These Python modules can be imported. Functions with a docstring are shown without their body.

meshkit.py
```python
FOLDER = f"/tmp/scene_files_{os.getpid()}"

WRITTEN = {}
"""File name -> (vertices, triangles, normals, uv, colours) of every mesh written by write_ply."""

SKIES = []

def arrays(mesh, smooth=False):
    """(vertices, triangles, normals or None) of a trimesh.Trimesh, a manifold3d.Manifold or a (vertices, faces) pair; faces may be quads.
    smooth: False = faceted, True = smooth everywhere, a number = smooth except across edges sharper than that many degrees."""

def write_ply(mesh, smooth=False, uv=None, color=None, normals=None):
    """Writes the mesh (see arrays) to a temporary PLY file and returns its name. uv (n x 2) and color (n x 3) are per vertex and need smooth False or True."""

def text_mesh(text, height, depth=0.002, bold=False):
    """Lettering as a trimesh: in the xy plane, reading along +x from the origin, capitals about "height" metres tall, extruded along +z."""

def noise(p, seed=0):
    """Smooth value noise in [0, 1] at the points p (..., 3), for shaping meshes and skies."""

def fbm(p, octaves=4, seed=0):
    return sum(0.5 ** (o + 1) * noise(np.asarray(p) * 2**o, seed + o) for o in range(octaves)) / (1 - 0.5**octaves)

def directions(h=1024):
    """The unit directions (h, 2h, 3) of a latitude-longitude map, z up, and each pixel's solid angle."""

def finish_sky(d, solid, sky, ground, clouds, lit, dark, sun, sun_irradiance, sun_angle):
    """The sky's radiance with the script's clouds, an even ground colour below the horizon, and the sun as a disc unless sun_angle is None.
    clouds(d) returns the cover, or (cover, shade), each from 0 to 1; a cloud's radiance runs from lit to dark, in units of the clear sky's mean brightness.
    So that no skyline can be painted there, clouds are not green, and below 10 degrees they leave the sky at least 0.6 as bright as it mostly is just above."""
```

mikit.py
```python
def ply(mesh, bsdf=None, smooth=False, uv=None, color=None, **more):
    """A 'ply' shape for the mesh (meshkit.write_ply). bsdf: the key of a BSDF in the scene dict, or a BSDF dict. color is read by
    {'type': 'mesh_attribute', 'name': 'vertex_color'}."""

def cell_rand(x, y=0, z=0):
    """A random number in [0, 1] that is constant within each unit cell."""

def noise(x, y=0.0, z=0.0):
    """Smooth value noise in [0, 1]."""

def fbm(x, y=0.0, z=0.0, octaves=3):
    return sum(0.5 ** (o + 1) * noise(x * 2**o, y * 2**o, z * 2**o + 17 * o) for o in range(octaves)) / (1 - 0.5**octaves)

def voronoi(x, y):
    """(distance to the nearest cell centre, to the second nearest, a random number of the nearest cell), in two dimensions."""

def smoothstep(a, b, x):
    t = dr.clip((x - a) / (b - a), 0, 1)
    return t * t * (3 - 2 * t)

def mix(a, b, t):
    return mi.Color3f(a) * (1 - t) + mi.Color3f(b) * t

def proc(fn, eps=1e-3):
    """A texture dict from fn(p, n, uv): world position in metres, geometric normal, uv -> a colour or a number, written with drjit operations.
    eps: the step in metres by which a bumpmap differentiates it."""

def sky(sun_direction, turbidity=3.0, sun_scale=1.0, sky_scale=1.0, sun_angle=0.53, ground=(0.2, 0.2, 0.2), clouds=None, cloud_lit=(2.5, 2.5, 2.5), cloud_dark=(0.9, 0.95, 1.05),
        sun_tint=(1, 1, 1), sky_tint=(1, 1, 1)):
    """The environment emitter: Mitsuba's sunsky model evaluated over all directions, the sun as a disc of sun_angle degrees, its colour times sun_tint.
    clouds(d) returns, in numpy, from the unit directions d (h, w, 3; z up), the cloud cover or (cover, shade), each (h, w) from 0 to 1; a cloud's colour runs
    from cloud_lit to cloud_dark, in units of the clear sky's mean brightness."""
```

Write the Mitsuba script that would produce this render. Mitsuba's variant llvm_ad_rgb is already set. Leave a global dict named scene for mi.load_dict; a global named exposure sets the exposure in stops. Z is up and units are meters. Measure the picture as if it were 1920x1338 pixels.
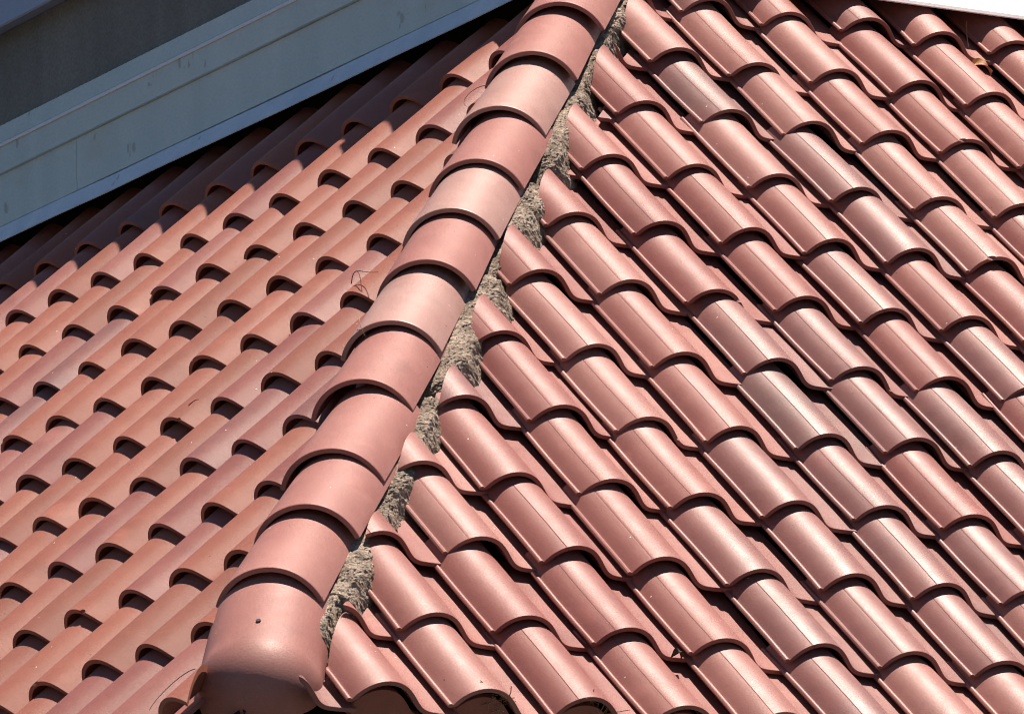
import math, random
import numpy as np, trimesh, manifold3d as m3, mitsuba as mi, drjit as dr
import mikit, meshkit
from mikit import noise, fbm, smoothstep, mix
T = mi.ScalarTransform4f
rng = np.random.default_rng(7)
scene, labels = {}, {}

# ------------------------------------------------------------------ camera, sky, exposure
CAM = np.array([-7.16445, -12.74146, -2.59386])            # a person on the pavement, long lens, looking up at the roof corner
FWD = np.array([0.51290328, 0.82952703, 0.22094147])
DOWN = np.array([0.08918678, 0.20448880, -0.97479744])
scene['camera'] = {'type': 'perspective', 'fov': 2 * math.degrees(math.atan(960 / 13913.0)), 'fov_axis': 'x',
                   'near_clip': 0.5, 'far_clip': 2000.0,
                   'to_world': T().look_at(origin=CAM.tolist(), target=(CAM + FWD * 10).tolist(), up=(-DOWN).tolist())}
SUN = (0.212, -0.10, 1.00)
scene['sky_light'] = mikit.sky(SUN, turbidity=3, sky_scale=0.34, sun_tint=(1.0, 0.955, 1.05), ground=(0.09, 0.085, 0.08))
exposure = 2.7

# ------------------------------------------------------------------ frames of the two roof slopes
PITCH = math.radians(44.5158)
cp, sp = math.cos(PITCH), math.sin(PITCH)
W, EXPO = 0.24, 0.302514                                 # column spacing and exposed length of a roof tile
# u along the course (to the right seen from the eave), v up the slope, n out of the slope
FR = dict(u=np.array([1., 0, 0]), v=np.array([0, cp, sp]), n=np.array([0, -sp, cp]))
FL = dict(u=np.array([0, -1., 0]), v=np.array([cp, 0, sp]), n=np.array([-sp, 0, cp]))
R_U0, R_V0, L_U0, L_V0 = 0.79515, 0.63885, -3.59010, 2.12216
W_LEFT, EXPO_LEFT = 0.240645, 0.303327
L_LIFT = 0.0
HIP = np.array([cp, cp, sp]) / math.sqrt(2 * cp * cp + sp * sp)
HB = np.array([1., -1, 0]) / math.sqrt(2)
HM = np.cross(HB, HIP); HM = HM if HM[2] > 0 else -HM
TILT = 0.024 / 0.30

def frame_matrix(F, origin, du=0., yaw=0., roll=0., tilt=TILT):
    """local x = u, y = v (dipping by the tilt), z = n"""
    a = np.array([[1, 0, 0], [0, 1, 0], [0, 0, 1.]])
    ct, st = math.cos(-tilt), math.sin(-tilt)
    rx = np.array([[1, 0, 0], [0, ct, -st], [0, st, ct]])
    cy, sy = math.cos(yaw), math.sin(yaw)
    rz = np.array([[cy, -sy, 0], [sy, cy, 0], [0, 0, 1]])
    cr, sr = math.cos(roll), math.sin(roll)
    ry = np.array([[cr, 0, sr], [0, 1, 0], [-sr, 0, cr]])
    B = np.stack([F['u'], F['v'], F['n']], 1)
    M = np.eye(4); M[:3, :3] = B @ rz @ rx @ ry; M[:3, 3] = origin
    return M

def on(F, u, v, h=0.): return F['u'] * u + F['v'] * v + F['n'] * h

# ------------------------------------------------------------------ materials
def clay(name, base, alt, rough=0.36, spec=0.5, grain=1.0, seed=0.0, coat=0.0):
    base, alt = [list(map(float, c)) for c in (base, alt)]
    def col(p, n, uv):
        big = fbm(p.x * 5 + seed, p.y * 5, p.z * 5, 3)
        mid = fbm(p.x * 38 + seed, p.y * 38, p.z * 38, 2)
        fine = noise(p.x * 420 + seed, p.y * 420, p.z * 420)
        c = mix(base, alt, smoothstep(0.3, 0.7, big) * 0.8 + (mid - 0.5) * 0.5)
        run = fbm(p.x * 34 + seed, p.y * 9 + p.z * 9, (p.y - p.z) * 4, 3)           # faint runs down the slope
        c = c * (0.84 + 0.20 * fine + 0.16 * run)
        scuff = smoothstep(0.66, 0.80, fbm(p.x * 11 + 2 * seed, p.y * 11, p.z * 11, 4))
        c = mix(c, c * 1.35 + mi.Color3f(0.012, 0.012, 0.011), scuff * 0.35)
        stain = smoothstep(0.64, 0.78, fbm(p.x * 7 + 3 * seed, p.y * 7, p.z * 7 + 5, 4))
        c = mix(c, c * 0.72, stain * 0.45)
        sx, sy, sz = p.x * 60 + seed, p.y * 60, p.z * 60
        pick = mikit.cell_rand(sx, sy, sz)
        fx, fy, fz = sx - dr.floor(sx) - 0.5, sy - dr.floor(sy) - 0.5, sz - dr.floor(sz) - 0.5
        d = dr.sqrt(fx * fx + fy * fy + fz * fz)
        white = dr.select((pick > 0.988) & (d < 0.12), 1.0, 0.0)
        dark = dr.select((pick < 0.012) & (d < 0.14), 1.0, 0.0)
        c = mix(c, [0.62, 0.56, 0.5], white * 0.8)
        return mix(c, [0.07, 0.045, 0.035], dark * 0.8)
    def rg(p, n, uv):
        return rough + 0.16 * (fbm(p.x * 24, p.y * 24, p.z * 24, 3) - 0.5) + 0.04 * (noise(p.x * 300, p.y * 300, p.z * 300) - 0.5)
    def bump(p, n, uv):
        return fbm(p.x * 240, p.y * 240, p.z * 240, 2) * 0.8 + fbm(p.x * 42, p.y * 42, p.z * 42, 2) * 0.5
    scene[name] = {'type': 'bumpmap', 'arbitrary': mikit.proc(bump, eps=6e-4), 'scale': 0.00022 * grain,
                   'bsdf': {'type': 'principled', 'base_color': mikit.proc(col), 'roughness': mikit.proc(rg), 'specular': spec}}

clay('clay_pink', (0.228, 0.097, 0.081), (0.205, 0.083, 0.070), 0.50, 0.52, seed=1.3)
clay('clay_orange', (0.240, 0.093, 0.063), (0.218, 0.082, 0.057), 0.52, 0.45, seed=4.1)
clay('clay_red', (0.182, 0.066, 0.056), (0.205, 0.081, 0.068), 0.50, 0.52, seed=7.7)
clay('clay_pale', (0.246, 0.118, 0.100), (0.225, 0.100, 0.085), 0.50, 0.52, seed=11.2)
clay('clay_mauve', (0.160, 0.075, 0.068), (0.195, 0.083, 0.071), 0.48, 0.62, seed=15.9)
clay('clay_grey', (0.142, 0.077, 0.069), (0.188, 0.083, 0.072), 0.47, 0.68, seed=19.4)
clay('clay_brown', (0.195, 0.078, 0.054), (0.212, 0.081, 0.058), 0.54, 0.4, seed=23.0)
clay('ridge_pink', (0.265, 0.128, 0.110), (0.24, 0.107, 0.092), 0.56, 0.42, seed=31.0)
clay('ridge_pale', (0.295, 0.187, 0.162), (0.275, 0.158, 0.136), 0.50, 0.62, seed=37.0)

def mortar_col(p, n, uv):
    a = fbm(p.x * 30, p.y * 30, p.z * 30, 3)
    g = noise(p.x * 260, p.y * 260, p.z * 260)
    c = mix([0.16, 0.137, 0.108], [0.285, 0.248, 0.20], smoothstep(0.3, 0.7, a))
    c = c * (0.35 + 1.2 * g)
    return mix(c, [0.36, 0.33, 0.28], smoothstep(0.84, 0.92, noise(p.x * 190 + 9, p.y * 190, p.z * 190)) * 0.7)
scene['mortar'] = {'type': 'bumpmap', 'arbitrary': mikit.proc(lambda p, n, uv: fbm(p.x * 230, p.y * 230, p.z * 230, 2), eps=6e-4), 'scale': 0.004,
                   'bsdf': {'type': 'principled', 'base_color': mikit.proc(mortar_col), 'roughness': 0.95, 'specular': 0.15}}

def paint(name, c0, c1, rough, spec=0.4, streak=0.5):
    def col(p, n, uv):
        a = fbm(p.x * 1.6, p.y * 1.6, p.z * 1.6, 3)
        s = fbm(p.x * 16 + 3, p.y * 16, p.z * 1.2, 3)
        f = noise(p.x * 160, p.y * 160, p.z * 160)
        return mix(c0, c1, dr.clip(0.6 * a + streak * (s - 0.5) + 0.2, 0, 1)) * (0.95 + 0.1 * f)
    scene[name] = {'type': 'principled', 'base_color': mikit.proc(col), 'roughness': rough, 'specular': spec}
def weathered(name, c0, c1, stain, rough, spec):
    def col(p, n, uv):
        a = fbm(p.x * 1.6, p.y * 1.6, p.z * 3, 3)
        s_ = fbm(p.x * 14 + 3, p.y * 14, p.z * 1.6, 4)
        f = noise(p.x * 170, p.y * 170, p.z * 170)
        c = mix(c0, c1, dr.clip(0.5 * a + 0.7 * (s_ - 0.5) + 0.25, 0, 1)) * (0.93 + 0.14 * f)
        c = mix(c, stain, smoothstep(0.60, 0.78, fbm(p.x * 5, p.y * 5 + 3, p.z * 9, 4)) * 0.45)
        spot = smoothstep(0.86, 0.91, noise(p.x * 21, p.y * 21 + 7, p.z * 12)) * smoothstep(0.5, 0.6, noise(p.x * 80, p.y * 80, p.z * 30))
        return mix(c, [0.13, 0.13, 0.115], spot * 0.4)
    scene[name] = {'type': 'bumpmap', 'arbitrary': mikit.proc(lambda p, n, uv: fbm(p.x * 14, p.y * 14, p.z * 14, 3) * 2 + noise(p.x * 150, p.y * 150, p.z * 150) * .2, eps=2e-3), 'scale': 0.0012,
                   'bsdf': {'type': 'principled', 'base_color': mikit.proc(col), 'roughness': rough, 'specular': spec}}
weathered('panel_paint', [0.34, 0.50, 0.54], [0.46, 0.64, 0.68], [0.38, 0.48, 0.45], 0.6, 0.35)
paint('white_paint', [0.76, 0.77, 0.77], [0.84, 0.84, 0.83], 0.5)
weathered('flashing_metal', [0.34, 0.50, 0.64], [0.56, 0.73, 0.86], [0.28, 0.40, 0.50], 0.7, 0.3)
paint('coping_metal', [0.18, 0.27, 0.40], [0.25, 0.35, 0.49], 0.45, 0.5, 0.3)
paint('fascia_paint', [0.55, 0.54, 0.50], [0.63, 0.62, 0.58], 0.7)
def conc_col(p, n, uv):
    a = fbm(p.x * 3, p.y * 3, p.z * 3, 3); s = fbm(p.x * 9 + 3, p.y * 9, p.z * 0.7, 3); f = fbm(p.x * 150, p.y * 150, p.z * 150, 2)
    return mix([0.115, 0.14, 0.14], [0.20, 0.235, 0.235], dr.clip(0.5 * a + 0.9 * (s - 0.5) + 0.25, 0, 1)) * (0.75 + 0.5 * f)
scene['concrete'] = {'type': 'bumpmap', 'arbitrary': mikit.proc(lambda p, n, uv: fbm(p.x * 120, p.y * 120, p.z * 120, 2), eps=1e-3), 'scale': 0.002,
                     'bsdf': {'type': 'principled', 'base_color': mikit.proc(conc_col), 'roughness': 0.9, 'specular': 0.2}}
scene['felt'] = {'type': 'diffuse', 'reflectance': {'type': 'rgb', 'value': [0.03, 0.027, 0.026]}}
scene['dark_metal'] = {'type': 'principled', 'base_color': {'type': 'rgb', 'value': [0.05, 0.045, 0.045]}, 'roughness': 0.35, 'specular': 0.5}
scene['straw'] = {'type': 'principled', 'base_color': {'type': 'rgb', 'value': [0.24, 0.17, 0.09]}, 'roughness': 0.8}
scene['twig_bark'] = {'type': 'principled', 'base_color': {'type': 'rgb', 'value': [0.045, 0.03, 0.024]}, 'roughness': 0.8}
scene['leaf_brown'] = {'type': 'twosided', 'bsdf': {'type': 'principled', 'base_color': mikit.proc(lambda p, n, uv: mix([0.20, 0.055, 0.03], [0.52, 0.30, 0.09], smoothstep(0.35, 0.65, noise(p.x * 45, p.y * 45, p.z * 45)))), 'roughness': 0.6}}
scene['paving'] = {'type': 'diffuse', 'reflectance': mikit.proc(lambda p, n, uv: mix([0.065, 0.06, 0.053], [0.11, 0.1, 0.088], fbm(p.x, p.y, 0.0, 4)))}

# ------------------------------------------------------------------ helpers
def swept(sections, cap=True):
    """closed mesh through equal-length rings of points (k, n, 3); rings are top points then bottom points reversed"""
    S = np.asarray(sections, float); k, n, _ = S.shape
    f = []
    for i in range(k - 1):
        for j in range(n):
            a, b = i * n + j, i * n + (j + 1) % n
            f += [(a, b, b + n), (a, b + n, a + n)]
    if cap:
        h = n // 2
        for j in range(h - 1):
            a, b, c_, d = j, j + 1, n - 2 - j, n - 1 - j
            f += [(a, d, c_), (a, c_, b)]
            o = (k - 1) * n
            f += [(o + a, o + b, o + c_), (o + a, o + c_, o + d)]
    m = trimesh.Trimesh(S.reshape(-1, 3), np.array(f), process=False)
    if m.volume < 0: m.invert()
    return m

def offset_in(top, t):
    d = np.gradient(top, axis=0); nrm = np.stack([-d[:, 1], d[:, 0]], 1); nrm /= np.linalg.norm(nrm, axis=1, keepdims=True)
    return top - nrm * t

def put(key, mesh, bsdf, smooth=32, M=None, **lab):
    d = mikit.ply(mesh, bsdf, smooth=smooth)
    if M is not None: d['to_world'] = T(np.asarray(M).tolist())
    scene[key] = d
    if lab: labels[key] = lab

def num(base, i): return base if i == 0 else f'{base}_{i:03d}'

def trimmed(mesh, M, cuts):
    """mesh placed by M, cut by world half spaces (normal, offset) kept where x.normal >= offset"""
    v = np.asarray(mesh.vertices) @ M[:3, :3].T + M[:3, 3]
    man = m3.Manifold(m3.Mesh(v.astype(np.float32), np.asarray(mesh.faces).astype(np.uint32)))
    for nn, o in cuts: man = man.trim_by_plane(tuple(map(float, nn)), float(o))
    if man.is_empty(): return None
    q = man.to_mesh()
    return trimesh.Trimesh(np.asarray(q.vert_properties)[:, :3], np.asarray(q.tri_verts), process=True)

def box_yz(x0, x1, y0, y1, z0, z1): return trimesh.creation.box(bounds=[[x0, y0, z0], [x1, y1, z1]])

def tube(pts, r, sides=5):
    p = np.asarray(pts, float); n = len(p); r = np.broadcast_to(r, (n,))
    t = np.gradient(p, axis=0); t /= np.linalg.norm(t, axis=1, keepdims=True)
    a = np.cross(t, [0.3, 0.2, 0.93]); a /= np.linalg.norm(a, axis=1, keepdims=True); b = np.cross(t, a)
    ang = np.arange(sides) * 2 * np.pi / sides
    v = p[:, None] + r[:, None, None] * (np.cos(ang)[None, :, None] * a[:, None] + np.sin(ang)[None, :, None] * b[:, None])
    v = np.vstack([v.reshape(-1, 3), p[:1], p[-1:]]); f = []
    for i in range(n - 1):
        for j in range(sides):
            A, B = i * sides + j, i * sides + (j + 1) % sides
            f += [(A, B, B + sides), (A, B + sides, A + sides)]
    for j in range(sides):
        f += [(n * sides, (j + 1) % sides, j), (n * sides + 1, (n - 1) * sides + j, (n - 1) * sides + (j + 1) % sides)]
    return trimesh.Trimesh(v, np.array(f), process=False)

# ------------------------------------------------------------------ the S shaped roof tile
LIP = [(-.0025, .0212), (-.0035, .0243), (-.002, .0275), (.0012, .0295), (.0046, .0292), (.0072, .0272), (.0092, .0285)]
BODY = [(.0125, .0335), (.019, .0418), (.026, .0492), (.034, .0558), (.043, .0615), (.053, .0662), (.063, .0696), (.073, .0716), (.083, .0725), (.093, .0722),
        (.103, .0708), (.113, .068), (.122, .0642), (.131, .0592), (.139, .0532), (.147, .0460), (.154, .0390), (.161, .0316), (.167, .0253), (.173, .0197), (.179, .0153), (.186, .0118), (.194, .0095), (.204, .0083)]
PAN = [(.22, .0076), (.242, .0070), (.258, .0067), (.266, .0066)]
def tile_mesh(seam, length=0.372, thick=0.0104, sag=0., flare=0.):
    body = []
    for a, b in zip(BODY[:-1], BODY[1:]):
        body.append(a)
        if seam and a[0] < seam <= b[0]:
            t = (seam - a[0]) / (b[0] - a[0]); h = a[1] + t * (b[1] - a[1])
            body += [(seam - .0014, h - .0006), (seam, h - .0011), (seam + .0014, h + .0004)]
    body.append(BODY[-1])
    top = np.array(LIP + body + PAN)
    base = np.array(LIP + BODY + PAN)
    bot = offset_in(top, thick)
    bot[:7] = np.stack([np.linspace(.0045, .0135, 7), np.linspace(.0195, .0225, 7)], 1)   # the lip is solid
    k = np.searchsorted(top[:, 0], .0125)
    bot[:, 0] = np.maximum.accumulate(bot[:, 0])
    mid = (top + bot) / 2
    ring = lambda e: np.vstack([top + (mid - top) * e, (bot + (mid - bot) * e)[::-1]])
    S = []
    for y, e in ((0, .16), (.0007, .04), (.0018, 0), (length * .25, 0), (length * .5, 0), (length * .75, 0), (length, 0)):
        r = ring(e); w_ = 1 + flare * (1 - y / .3); q_ = (y / .3 - .5) ** 2 * 4 - 1
        S.append(np.stack([.1 + (r[:, 0] - .1) * w_, y + .0022 * np.sin(r[:, 0] * 21 + sag * 900) * (y < .01), r[:, 1] + sag * q_], 1))
    return swept(S)
TILES = [tile_mesh(0, sag=.0012), tile_mesh(.047, flare=.012), tile_mesh(.052, sag=-.0014), tile_mesh(.044, sag=.002, flare=-.012), tile_mesh(0, sag=-.0016, flare=.014)]
TILE_PLY = {}
def tile_dict(var, bsdf, M):
    if (var, bsdf) not in TILE_PLY: TILE_PLY[var, bsdf] = mikit.ply(TILES[var], bsdf, smooth=32)
    return {**TILE_PLY[var, bsdf], 'to_world': T(np.asarray(M).tolist())}

# measured lay of single tiles on the sunny slope, millimetres along and up the slope
LAY = {(0, 0): (16, 15), (0, 1): (5, 9), (0, 2): (-14, -3), (0, 3): (-14, -19), (1, 0): (-5, 22), (1, 1): (-5, 6), (1, 2): (-9, -2), (-1, 1): (-7, -3), (-1, 2): (6, 6), (-1, 3): (-15, -26), (-1, 4): (-11, -23), (-2, 3): (-8, -14), (-3, 3): (-6, -19), (-2, 2): (11, -5), (-3, 4): (-6, -13), (-4, 4): (3, 1), (-3, 5): (19, 11), (-3, 6): (27, 22), (-3, 7): (28, 12), (-3, 8): (26, 14), (-2, 4): (-13, -18), (-2, 5): (-8, -10), (-2, 6): (13, 7), (-2, 7): (-9, -5), (-4, 6): (24, 23), (-4, 7): (8, -1), (-4, 8): (8, 12), (-5, 6): (11, 10), (-5, 7): (10, 18), (-5, 8): (2, 12), (-5, 9): (2, 15), (-6, 7): (-3, 1), (-6, 8): (-18, -14), (-6, 9): (-13, -8), (-6, 10): (-1, 6), (-7, 7): (15, 11), (-7, 8): (11, 0), (-7, 9): (0, 3), (-7, 10): (0, 13), (-7, 11): (-17, -16), (-8, 8): (-13, -25), (-8, 9): (0, -1), (-8, 10): (5, -2), (-8, 11): (-23, -28), (-9, 9): (-6, -18), (-9, 10): (16, 16), (-9, 11): (-17, -18), (-9, 12): (-16, 0)}
LAY_LEFT = {(0, 0): (30, -23), (0, 1): (24, -20), (0, 2): (-19, 8), (0, 3): (21, -16), (0, 4): (26, -16), (0, 5): (-24, 13), (0, 6): (-34, 14), (1, 2): (-28, 11), (1, 3): (8, -10), (1, 4): (-6, 3), (1, 6): (0, 11), (1, 7): (-15, 12), (2, 4): (46, -24), (2, 5): (17, -2), (2, 6): (46, -17), (2, 7): (32, -15), (2, 8): (-13, 8), (3, 8): (-14, 7), (3, 9): (13, -18), (3, 10): (-30, 4), (-1, 1): (6, -11), (-1, 2): (-25, 6), (-1, 3): (28, -27), (-1, -2): (-28, 13), (-2, -2): (-40, 30), (-2, -1): (-22, 9), (-2, -3): (-40, 30), (-2, -4): (-40, 29), (-2, 0): (27, -8), (-2, 1): (40, -24), (-2, 2): (41, -20), (-2, 3): (40, -15), (-3, 0): (29, -11), (-3, -1): (30, -15), (-3, -3): (-24, 13), (-2, 4): (28, -3), (-1, 6): (7, -13)}
def in_view(F, o, pad):
    """does this tile show in the photograph's frame, with a margin for a step to the side"""
    ok = False
    for du in (0, .2):
        for dv in (0, .3):
            d = o + F['u'] * du + F['v'] * dv + F['n'] * .05 - CAM
            z = d @ FWD; right = np.cross(DOWN, FWD)
            x, y = 960 + 13913 * (d @ right) / z, 669 + 13913 * (d @ DOWN) / z
            ok |= (-pad < x < 1920 + pad) and (-pad < y < 1338 + pad)
    return ok

MITRE_R, MITRE_L = 0.127, 0.070          # the cut tiles stop this far from the hip line
TOP_R, TOP_L = 3.68, 3.52                # the slopes end under the flashing of the upper wall
HOLDER = 'hipped_roof'
def lay_slope(name, F, W, EXPO, u0, v0, lift, rows, cols, eave_row, side, top, tones, weights, lay, amount, pad):
    count = 0
    for r in rows:
        for k in cols:
            du, dv = lay.get((r, k), (0, 0)); du, dv = (np.clip(x, -20, 20) * amount for x in (du, dv))
            g = rng.normal(size=6); pick = rng.random(3)
            u, v = u0 + W * k + du / 1000 + g[0] * .0012, v0 - EXPO * r + dv / 1000 + g[1] * .0022
            if r == eave_row: v = v0 - EXPO * r + g[1] * .001 + (.022 if side > 0 else 0)
            h = lift + abs(g[2]) * .0014
            o = on(F, u, v, h)
            dist = lambda q: (q @ HB) * side             # > 0 on this side of the hip
            near, far = dist(on(F, u + (0 if side > 0 else .262), v + .37)), dist(on(F, u + (.262 if side > 0 else 0), v))
            cut = MITRE_R if side > 0 else MITRE_L
            if far < cut + (.05 if side > 0 else .012) or v > top - .03 or not in_view(F, o, pad): continue
            M = frame_matrix(F, o, yaw=g[3] * .006, roll=g[4] * .012, tilt=TILT + g[5] * .005)
            bs = tones[int(np.searchsorted(np.cumsum(weights) / np.sum(weights), pick[0]))]
            bs = SPECIAL.get((name, r, k), bs)
            plain = pick[1] < (.3 if side > 0 else .8)
            var = (0, 4)[int(pick[2] * 1.99)] if plain else 1 + int(pick[2] * 2.99)
            chip = rng.random(4)
            key = num(f'{name}__tile', count)
            cuts = []
            if near < cut + .02: cuts.append((HB * side, (cut if side < 0 or (v > .20 and far > cut + .12) else cut + (.026 if v < .05 else .012 if v < .20 else .028)) + rng.normal() * (.004 if side < 0 else .007)))
            if v + .372 > top: cuts.append((-F['v'], -top))
            if chip[0] < .13 and not cuts:
                ui = .01 + .19 * chip[1]; hh = np.interp(ui, [b_[0] for b_ in LIP[-1:] + BODY + PAN], [b_[1] for b_ in LIP[-1:] + BODY + PAN])
                bit = trimesh.creation.icosphere(subdivisions=1, radius=.006 + .007 * chip[2]); bit.apply_scale([1.5, .8, .55]); bit.apply_translation([ui, -.001, hh + .001])
                man = m3.Manifold(m3.Mesh(np.asarray(TILES[var].vertices, np.float32), np.asarray(TILES[var].faces, np.uint32))) - m3.Manifold(m3.Mesh(np.asarray(bit.vertices, np.float32), np.asarray(bit.faces, np.uint32)))
                if not man.is_empty():
                    q = man.to_mesh(); v4 = np.asarray(q.vert_properties)[:, :3] @ M[:3, :3].T + M[:3, 3]
                    scene[key] = mikit.ply(trimesh.Trimesh(v4, np.asarray(q.tri_verts), process=True), bs, smooth=32); count += 1
                    continue
            if cuts:
                m = trimmed(TILES[var], M, cuts)
                if m is None or len(m.faces) < 8: continue
                scene[key] = mikit.ply(m, bs, smooth=32)
            else:
                scene[key] = tile_dict(var, bs, M)
            count += 1
    return count
SPECIAL = {('hipped_roof__roof_slope_001', -7, 7): 'clay_grey', ('hipped_roof__roof_slope_001', -9, 10): 'clay_mauve', ('hipped_roof__roof_slope_001', -4, 7): 'clay_mauve', ('hipped_roof__roof_slope_001', -5, 8): 'clay_mauve', ('hipped_roof__roof_slope_001', 1, 5): 'clay_mauve', ('hipped_roof__roof_slope_001', 1, 4): 'clay_mauve', ('hipped_roof__roof_slope_001', -3, 6): 'clay_mauve', ('hipped_roof__roof_slope_001', -3, 8): 'clay_mauve',
           ('hipped_roof__roof_slope_001', -2, 5): 'clay_grey', ('hipped_roof__roof_slope_001', -1, 5): 'clay_mauve', ('hipped_roof__roof_slope_001', -2, 6): 'clay_mauve',
           ('hipped_roof__roof_slope_001', -3, 5): 'clay_mauve', ('hipped_roof__roof_slope_001', 0, 4): 'clay_mauve', ('hipped_roof__roof_slope_001', 0, 5): 'clay_mauve',
           ('hipped_roof__roof_slope_001', -6, 8): 'clay_mauve', ('hipped_roof__roof_slope_001', -1, 4): 'clay_mauve'}

# ------------------------------------------------------------------ the setting below
put('ground', trimesh.Trimesh([[-400, -400, -4.1], [400, -400, -4.1], [400, 400, -4.1], [-400, 400, -4.1]], [[0, 1, 2], [0, 2, 3]], process=False), 'paving', smooth=False, label='grey paved ground below the building', kind='structure')

# ------------------------------------------------------------------ the building's walls
WX, WXR = 2.317, 2.412       # outer edge of the flashing on the shaded and on the sunny side
Y0, Y1 = 2.46, 9.5
UP = 'upper_wall'
labels[UP] = dict(label='panelled upper wall behind the tiles, shaded at left, sunlit white at right', category='wall', kind='thing')
def prism_y(poly, y0, y1):
    """poly of (outward depth from the flashing edge, z) swept along the shaded wall"""
    P = np.array(poly, float); n = len(P)
    import shapely.geometry as sg
    m = trimesh.creation.extrude_polygon(sg.Polygon(P), y1 - y0)      # x, z, along
    v = np.asarray(m.vertices); v = np.stack([WX + v[:, 0], y0 + v[:, 2], v[:, 1]], 1)
    m = trimesh.Trimesh(v, m.faces, process=True)
    if m.volume < 0: m.invert()
    return m
def prism_x(poly, x0, x1, dz):
    m = prism_y(poly, x0, x1); v = np.asarray(m.vertices)
    v = np.stack([v[:, 1], WXR + (v[:, 0] - WX), v[:, 2] + dz], 1)
    m = trimesh.Trimesh(v, m.faces, process=True)
    if m.volume < 0: m.invert()
    return m
BANDS = dict(flashing=[(0, 2.397), (.002, 2.3955), (.05, 2.430), (.05, 2.452), (.028, 2.452), (.0012, 2.402)],
             lap_panel=[(.028, 2.454), (.06, 2.454), (.06, 2.604), (.028, 2.602)],
             trim_board=[(.016, 2.603), (.055, 2.605), (.055, 2.694), (.0295, 2.694), (.016, 2.679)],
             drip_strip=[(.026, 2.696), (.06, 2.696), (.06, 2.748), (.030, 2.748)],
             concrete_band=[(.045, 2.750), (.30, 2.750), (.30, 3.023), (.045, 3.023)],
             coping=[(-.035, 3.003), (-.030, 2.999), (-.022, 3.003), (-.022, 3.0235), (.36, 3.0255), (.36, 3.098), (-.025, 3.086), (-.033, 3.080)])
BANDS['drip_edge'] = [(.0120, 2.6765), (.0278, 2.6948), (.0278, 2.6958), (.0100, 2.6775)]
BMAT = dict(drip_edge='white_paint', flashing='flashing_metal', lap_panel='panel_paint', trim_board='panel_paint', drip_strip='panel_paint', concrete_band='concrete', coping='coping_metal')
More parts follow.
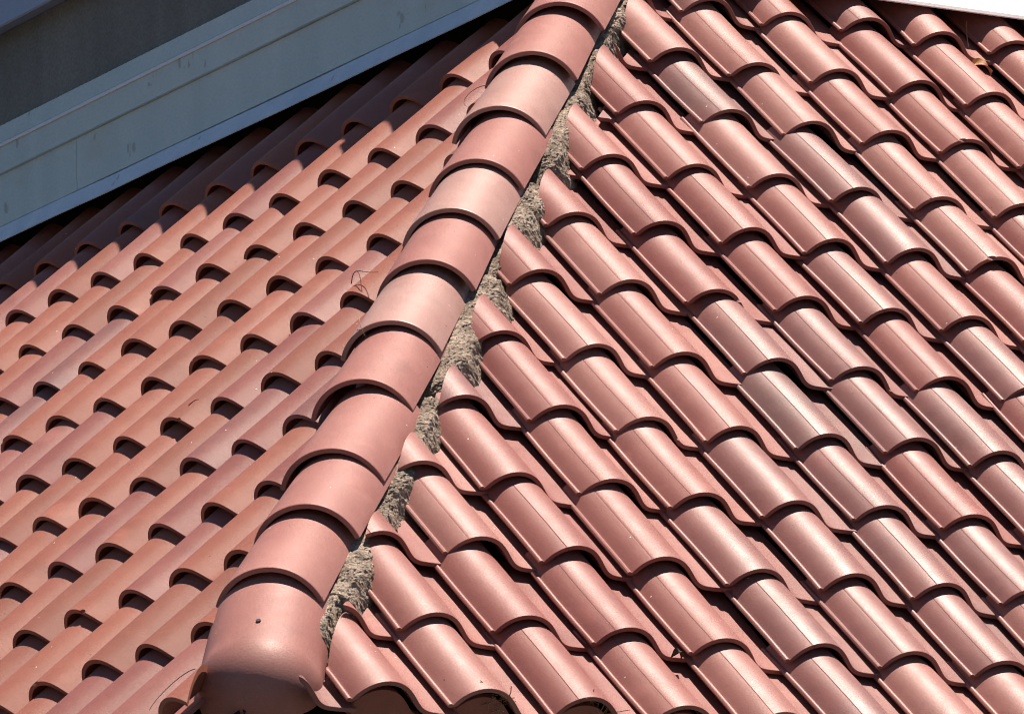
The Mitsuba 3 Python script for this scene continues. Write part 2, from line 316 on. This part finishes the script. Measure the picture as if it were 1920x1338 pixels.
BLAB = dict(drip_edge='thin pale metal edge on the trim board', flashing='blue-grey sloping metal flashing above the tiles', lap_panel='smooth grey panel above the flashing', trim_board='overlapping grey trim board', drip_strip='narrow grey strip under the concrete', concrete_band='dark rough concrete band', coping='metal coping with a bright lower edge')
def warp(m, amp, f, axis):
    m = m.subdivide_to_size(.12, max_iter=12) if hasattr(m, 'subdivide_to_size') else m
    v = np.array(m.vertices); s = v[:, axis]
    v[:, 2] += amp * (meshkit.noise(np.stack([s * f, s * 0, s * 0 + 4], 1)) - .5)
    return trimesh.Trimesh(v, m.faces, process=False)
for nm, poly in BANDS.items():
    if nm == 'lap_panel':
        ys = [Y0, 4.909, 7.2, Y1]
        for i in range(3): put(num(f'{UP}__lap_panel', i), prism_y(poly, ys[i] + .0012, ys[i + 1] - .0012), BMAT[nm], smooth=False, **({'label': BLAB[nm]} if i == 0 else {}))
    else:
        m = prism_y(poly, Y0, Y1)
        m = warp(m, {'concrete_band': .004, 'flashing': .006}.get(nm, .0022), {'flashing': 3.2}.get(nm, 2.2), 1)
        put(f'{UP}__{nm}', m, BMAT[nm], smooth=False, label=BLAB[nm])
RZ = 0.093
for nm, poly in BANDS.items():
    if nm == 'drip_edge': continue
    if nm == 'flashing': poly = [(0, 2.397), (.003, 2.395), (.13, 2.44), (.13, 2.488), (.12, 2.490), (.0015, 2.406)]
    else: poly = [(a + .10, b + .038) for a, b in poly]
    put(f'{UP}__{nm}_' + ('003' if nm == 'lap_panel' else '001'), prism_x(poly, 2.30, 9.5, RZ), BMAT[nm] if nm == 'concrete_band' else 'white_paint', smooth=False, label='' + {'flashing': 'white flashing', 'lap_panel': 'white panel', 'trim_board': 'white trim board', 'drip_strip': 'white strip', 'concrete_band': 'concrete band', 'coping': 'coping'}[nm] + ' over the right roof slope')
put(f'{UP}__backing', trimesh.util.concatenate([
                                                box_yz(WX + .31, 9.4, WXR + .31, 9.4, 1.8, 3.08)]), 'concrete', smooth=False)
put(f'{UP}__dark_underlay', trimesh.util.concatenate([box_yz(WX + .20, WX + .29, Y0, Y1, 2.2, 2.749), box_yz(2.61, 9.5, WXR + .26, WXR + .30, 2.2, 2.878)]), 'felt', smooth=False)
put('lower_wall', trimesh.util.concatenate([box_yz(.30, 9, .30, 9, -4.1, -.42)]), 'fascia_paint', smooth=False, label='pale plastered wall below the eaves of the tiled roof', category='wall', kind='thing')

# ------------------------------------------------------------------ the tiled roof
labels[HOLDER] = dict(label='hipped terracotta tile roof running down to a rounded corner tile', category='roof', kind='thing')
SL, SR = f'{HOLDER}__roof_slope', f'{HOLDER}__roof_slope_001'
def deck(F, lift, u0, u1, v0, v1, side):
    q = [on(F, u, v, h) for h in (lift - .052, lift - .075) for (u, v) in ((u0, v0), (u1, v0), (u1, v1), (u0, v1))]
    m = trimesh.convex.convex_hull(np.array(q))
    return trimmed(m, np.eye(4), [(HB * side, .004)])
R_E = R_V0 - 2 * EXPO + .022; L_E = L_V0 - 7 * EXPO_LEFT
put(SL, deck(FL, L_LIFT, -9.5, 3.5, L_E + .05, TOP_L, -1), 'felt', smooth=False, label='left roof slope, its upper edge in the shade of the wall')
put(SR, deck(FR, 0, -3.5, 9.5, R_E + .05, TOP_R, 1), 'felt', smooth=False, label='right roof slope in full sun')
nL = lay_slope(SL, FL, W_LEFT, EXPO_LEFT, L_U0, L_V0, L_LIFT, range(-3, 8), range(-12, 22), 7, -1, TOP_L, ['clay_orange', 'clay_pink', 'clay_red', 'clay_mauve', 'clay_brown'], [6, 2.2, 2.2, 1.3, 2.5], LAY_LEFT, .5, 150)
nR = lay_slope(SR, FR, W, EXPO, R_U0, R_V0, 0.0, range(-12, 3), range(-6, 16), 2, 1, TOP_R, ['clay_pink', 'clay_red', 'clay_pale', 'clay_orange', 'clay_mauve'], [4, 3.2, 2, .0, 2.2], LAY, .8, 150)
print('tiles', nL, nR)

# clay stops closing the hollow ends of the eave tiles
def stop_mesh():
    t = np.array(BODY[:24]) * [.86, .84] + [.012, -.012]
    b = np.stack([t[:, 0], np.full(len(t), -.02)], 1)
    ring = np.vstack([t, b[::-1]])
    S = [np.stack([ring[:, 0], np.full(len(ring), y), ring[:, 1]], 1) for y in (.010, .03)]
    return swept(S)
STOP = stop_mesh(); STOP_PLY = mikit.ply(STOP, 'clay_brown', smooth=30); ns = 0
for F, u0, v, lift, cols, side in ((FR, R_U0, R_E, 0.0, range(-3, 5), 1), (FL, L_U0, L_E, L_LIFT, range(9, 15), -1)):
    for k in cols:
        o = on(F, u0 + W * k + rng.normal() * .002, v, lift - abs(rng.normal()) * .002)
        c_ = o + F['u'] * .1
        if (c_ @ HB) * side < .16 or not in_view(F, o, 60): continue
        scene[num(f'{HOLDER}__eave_stop', ns)] = {**STOP_PLY, 'to_world': T(frame_matrix(F, o).tolist())}; ns += 1

# hip tiles: t along the hip line from its foot, lateral shift, twist
HIPS = [(3.9065, .013, -.006), (3.559, .004, .02), (3.1886, -.009, -.006), (2.8378, .001, -.005), (2.5251, -.001, 0), (2.2093, .001, .020), (1.8502, -.010, .012), (1.5169, -.010, -.012), (1.1325, .002, -.015), (.8395, .006, -.012), (.519, -.006, .005)]
HW, HM0, HM1 = .1166, .0050, .0894
def hip_mesh(length=.43, thick=.0125, n=33):
    s = HM1 - HM0; r = (HW ** 2 + s * s) / (2 * s); th = math.asin(HW / r)
    ph = np.linspace(-th, th, n); top = np.stack([r * np.sin(ph), HM1 - r + r * np.cos(ph)], 1); bot = np.stack([(r - thick) * np.sin(ph), HM1 - r + (r - thick) * np.cos(ph)], 1)
    mid = (top + bot) / 2; S = []
    for y, e in ((0, .25), (.0015, .06), (.0038, 0), (.15, 0), (.3, 0), (length, 0)):
        rg_ = np.vstack([top + (mid - top) * e, (bot + (mid - bot) * e)[::-1]])
        S.append(np.stack([rg_[:, 0] * (1 - .20 * y), np.full(len(rg_), y) + .002 * np.sin(rg_[:, 0] * 30) * (y < .01), rg_[:, 1] * (1 - .10 * y)], 1))
    return swept(S)
HIPMESH = hip_mesh(); FH = dict(u=HB, v=HIP, n=HM)
HT = .0195 / .34
tone = ['ridge_pink', 'ridge_pink', 'ridge_pale', 'ridge_pink', 'ridge_pale', 'ridge_pink', 'ridge_pale', 'ridge_pink', 'ridge_pink', 'ridge_pink', 'ridge_pink']
for i, (t, l, tw) in enumerate(HIPS[::-1]):
    above = HIPS[max(0, 10 - i - 1)][1]
    put(num(f'{HOLDER}__hip_tile', i), HIPMESH, tone[::-1][i], M=frame_matrix(FH, HIP * t + HB * l, yaw=math.atan(tw), tilt=HT + min(.03, .9 * abs(l - above)) + rng.normal() * .003, roll=rng.normal() * .006))
# one more above the frame
put(num(f'{HOLDER}__hip_tile', 11), trimmed(HIPMESH, frame_matrix(FH, HIP * 4.25, tilt=HT), [((-1, 0, 0), -2.6)]), 'ridge_pink')

# rounded closed tile at the foot of the hip
def end_tile(n=41, wall=.0125):
    s = HM1 - HM0; r = (HW ** 2 + s * s) / (2 * s)
    prof = [(.60, 1.0), (.35, 1.0), (.10, 1.0)]
    rc = .119
    out, inn = [], []
    ph = np.linspace(-math.radians(104), math.radians(104), n)
    ys = [(.43, 0)] + [(.26, 0)] + [(rc - rc * math.sin(a), rc * (1 - math.cos(a))) for a in np.linspace(0, math.pi / 2, 20)]
    for y, inset in ys:
        rr = r - inset
        out.append((y, rr))
    ys2 = [(y, 0.0) for y in ()]
    V = []; F_ = []
    rows = []
    for y, rr in out + [(0.0, (r - rc) * .66), (-.001, (r - rc) * .33)]:
        rows.append(np.stack([1.05 * rr * np.sin(ph), np.full(n, y), HM1 - r + rr * np.cos(ph)], 1))
    rows.append(np.stack([0 * ph, np.full(n, -.0015), np.full(n, HM1 - r)], 1))
    inner = []
    for q in rows[::-1]:
        w = q.copy(); rad = np.hypot(q[:, 0], q[:, 2] - (HM1 - r)); k = np.maximum(rad - wall, 0) / np.maximum(rad, 1e-9)
        w[:, 0] *= k; w[:, 2] = (HM1 - r) + (q[:, 2] - (HM1 - r)) * k; w[:, 1] = np.maximum(q[:, 1], wall)
        inner.append(w)
    A = np.concatenate([rows, inner]); k_ = len(A)
    for i in range(k_ - 1):
        for j in range(n - 1):
            a, b = i * n + j, i * n + j + 1
            F_ += [(a, b, b + n), (a, b + n, a + n)]
    m = trimesh.Trimesh(A.reshape(-1, 3), np.array(F_), process=True, validate=True)
    ray = m.face_normals[np.argmax(m.triangles_center[:, 2])]
    if ray[2] < 0: m.invert()
    return m
ET = frame_matrix(FH, HIP * .158 + HB * .022 - HM * .050, yaw=.09, tilt=-.065)
put(f'{HOLDER}__hip_end_tile', end_tile(), 'ridge_pink', smooth=50, M=ET, label='rounded closed corner tile at the foot of the hip')
nail = trimesh.creation.cylinder(radius=.0052, height=.006, sections=14)
put(f'{HOLDER}__hip_end_tile__nail', nail, 'dark_metal', M=ET @ np.array([[1, 0, 0, .012], [0, 1, 0, .185], [0, 0, 1, HM1 + .0004], [0, 0, 0, 1.]]), label='dark nail head on top of the corner tile')

# mortar bedding along the sunny side of the hip
def mortar():
    ts = np.arange(.30, 4.5, .0042); ds = np.linspace(0, 1, 46)
    TT, DD = np.meshgrid(ts, ds, indexing='ij')
    k1 = meshkit.fbm(np.stack([ts * 4.5, 0 * ts, 0 * ts + 3], 1), 3) if hasattr(meshkit, 'fbm') else 0
    k1 = np.asarray(k1); k1 = (k1 - k1.mean()) / (k1.std() + 1e-9)
    width = np.clip(.164 + .016 * k1, .138, .205)
    width = np.where(ts < .60, .140 + .004 * k1, width)
    hole = np.exp(-((ts - 3.02) / .06) ** 2) + .8 * np.exp(-((ts - 1.70) / .025) ** 2) + .5 * np.exp(-((ts - 2.40) / .03) ** 2)
    width = width - .075 * hole
    d = .060 + (width[:, None] - .060) * DD
    slope = -.572 * d                                    # the sunny slope's plane beside the hip
    top = -.014 - .60 * np.clip(d - .112, 0, 1) - .012 * smooth01((.45 - ts) / .1)[:, None] - .016 * smooth01((.0 - k1) / .9)[:, None] - .05 * hole[:, None]
    floor = slope - .03
    edge = smooth01((DD - .72) / .28)
    hgt = top * (1 - edge) + floor * edge
    P = np.stack([TT * 1.0, d, hgt], -1).reshape(-1, 3)
    X = P[:, :1] * HIP + P[:, 1:2] * HB + P[:, 2:] * HM
    nrm = FR['n'] * .5 + HM * .3 + HB * .5; nrm = nrm / np.linalg.norm(nrm)
    a = np.asarray(meshkit.fbm(X * 28, 3)) - .5; b = np.asarray(meshkit.fbm(X * 95 + 5, 3)) - .5; c3 = np.asarray(meshkit.noise(X * 260)) - .5
    X = X + nrm * (a * .014 + b * .008 + c3 * .007)[:, None]
    n0, n1 = TT.shape; idx = np.arange(n0 * n1).reshape(n0, n1)
    A, B, C_, D_ = idx[:-1, :-1].ravel(), idx[1:, :-1].ravel(), idx[1:, 1:].ravel(), idx[:-1, 1:].ravel()
    f = np.vstack([np.stack([A, B, C_], 1), np.stack([A, C_, D_], 1)])
    m = trimesh.Trimesh(X, f, process=False)
    if (m.face_normals.mean(0) @ HM) < 0: m.invert()
    return m
def smooth01(x): x = np.clip(x, 0, 1); return x * x * (3 - 2 * x)
put(f'{HOLDER}__mortar_bed', mortar(), 'mortar', smooth=True, label='crumbly sand coloured mortar along the hip')

# ------------------------------------------------------------------ loose bits lying on the roof
def lie(F, u0, v0, pts): return np.array([on(F, u0 + a / 1000, v0 + b / 1000, h / 1000) for a, b, h in pts])
def smooth_line(p, n=14):
    t = np.linspace(0, 1, len(p)); q = np.linspace(0, 1, n)
    from scipy.interpolate import CubicSpline
    return CubicSpline(t, p)(q) if len(p) > 2 else np.stack([np.interp(q, t, p[:, k]) for k in range(3)], 1)
def loose(name, F, uv, pts, r, bsdf, label, cat):
    p = smooth_line(lie(F, *uv, pts)); n = len(p)
    put(name, tube(p, r * np.linspace(1, .45, n)), bsdf, smooth=True, label=label, category=cat)
Ru = lambda k, r: (R_U0 + W * k, R_V0 - EXPO * r)
Lu = lambda k, r: (L_U0 + W_LEFT * k, L_V0 - EXPO_LEFT * r)
def leaf_mesh(F, uv, length, width, h0, curl, turn):
    n, m_ = 13, 7; V = []
    ct, st = math.cos(turn), math.sin(turn)
    for layer in (0, 1):
        for i in range(n):
            t = i / (n - 1); w = width * math.sin(math.pi * min(1, t * .92 + .04)) ** .8
            for j in range(m_):
                q = (j / (m_ - 1) - .5) * 2; a = (t - .5) * length; b = q * w / 2
                V.append(on(F, uv[0] + a * ct - b * st, uv[1] + a * st + b * ct, h0 + curl * abs(q) ** 1.5 * w + .012 * math.sin(3 * t + q) + .0009 * layer))
    f = []; N = n * m_
    for i in range(n - 1):
        for j in range(m_ - 1):
            a = i * m_ + j
            f += [(a, a + 1, a + m_ + 1), (a, a + m_ + 1, a + m_), (N + a, N + a + m_ + 1, N + a + 1), (N + a, N + a + m_, N + a + m_ + 1)]
    return trimesh.Trimesh(np.array(V), np.array(f), process=False)
put('dead_leaf', leaf_mesh(FR, Ru(11.62, -8.66), .062, .026, .028, .35, -1.0), 'leaf_brown', smooth=True, label='curled red and yellow dead leaf between two tiles near the top right corner', category='leaf')
put('dead_leaf_001', leaf_mesh(FR, Ru(1.86, 1.0), .024, .010, .018, .3, -.4), 'twig_bark', smooth=True, label='small brown leaf scrap caught at a tile lip low on the sunny slope', category='leaf')
loose('dry_stalk', FR, Ru(11.5, -8.82), [(0, 0, 60), (-6, 20, 85), (-14, 36, 118)], .0011, 'straw', 'thin pale stalk standing up beside the curled dead leaf', 'stalk')
loose('dry_stalk_001', FR, Ru(10.38, -9.05), [(0, 0, 62), (14, 22, 72)], .0014, 'straw', 'short dry stalk stub at the end of a tile near the top edge', 'stalk')
loose('grass_blade', FL, Lu(8.35, .86), [(-28, 6, 74), (-8, 22, 92), (22, 18, 88), (52, 14, 80), (92, 8, 74)], .0013, 'twig_bark', 'long dark grass blade arching over a tile end left of the hip', 'grass')
loose('grass_blade_001', FL, Lu(8.35, .86), [(-8, 22, 92), (24, 6, 86), (44, -24, 66), (46, -42, 40)], .0012, 'twig_bark', 'short dark grass blade bent down over the mouth of a tile', 'grass')
loose('hip_straw', FH, (-.072, 1.858), [(-6, 46, 84), (0, 12, 84), (10, -14, 70), (24, -22, 50)], .0011, 'straw', 'single dry straw hanging over the front of a hip tile halfway down', 'straw')
loose('fine_twig', FL, Lu(5.95, -2.22), [(60, 30, 66), (20, 24, 76), (0, -4, 74), (10, -24, 60)], .0011, 'twig_bark', 'hair thin twig curling over a tile end high beside the hip', 'twig')
loose('fine_twig_001', FL, Lu(14.2, 6.82), [(14, 60, 64), (8, 22, 74), (-14, -24, 72), (-44, -50, 60)], .0012, 'twig_bark', 'bent dark twig lying by the rounded corner tile', 'twig')
loose('fine_twig_002', FL, Lu(6.86, 1.94), [(-14, -8, 75), (2, 2, 77), (20, 4, 75)], .0014, 'twig_bark', 'tiny dark twig lying alone on a tile in the middle of the left slope', 'twig')
loose('fine_twig_003', FR, Ru(-.62, -1.05), [(-12, 0, 20), (4, 6, 24), (18, 4, 20), (30, 10, 26)], .0014, 'straw', 'dry pale twig on a tile end right of the hip, above the lowest hip tiles', 'twig')
# nesting straw in the hollow ends at the eave
straws = []
for k in (-1, 0):
    for i in range(22):
        a = rng.random(3); b_ = rng.normal(size=3)
        p0 = np.array(on(FR, R_U0 + W * k + .085 + .06 * a[0], R_E + .014 + .02 * a[1], .012 + .035 * a[2]))
        straws.append(tube(np.array([p0, p0 + b_ * .012 + [0.0, -.004, 0], p0 + b_ * .026]), .0011, 4))
put(f'{HOLDER}__nesting_straw', trimesh.util.concatenate(straws), 'straw', smooth=False, label='tangle of dry nesting straw in the eave tile openings', kind='stuff')
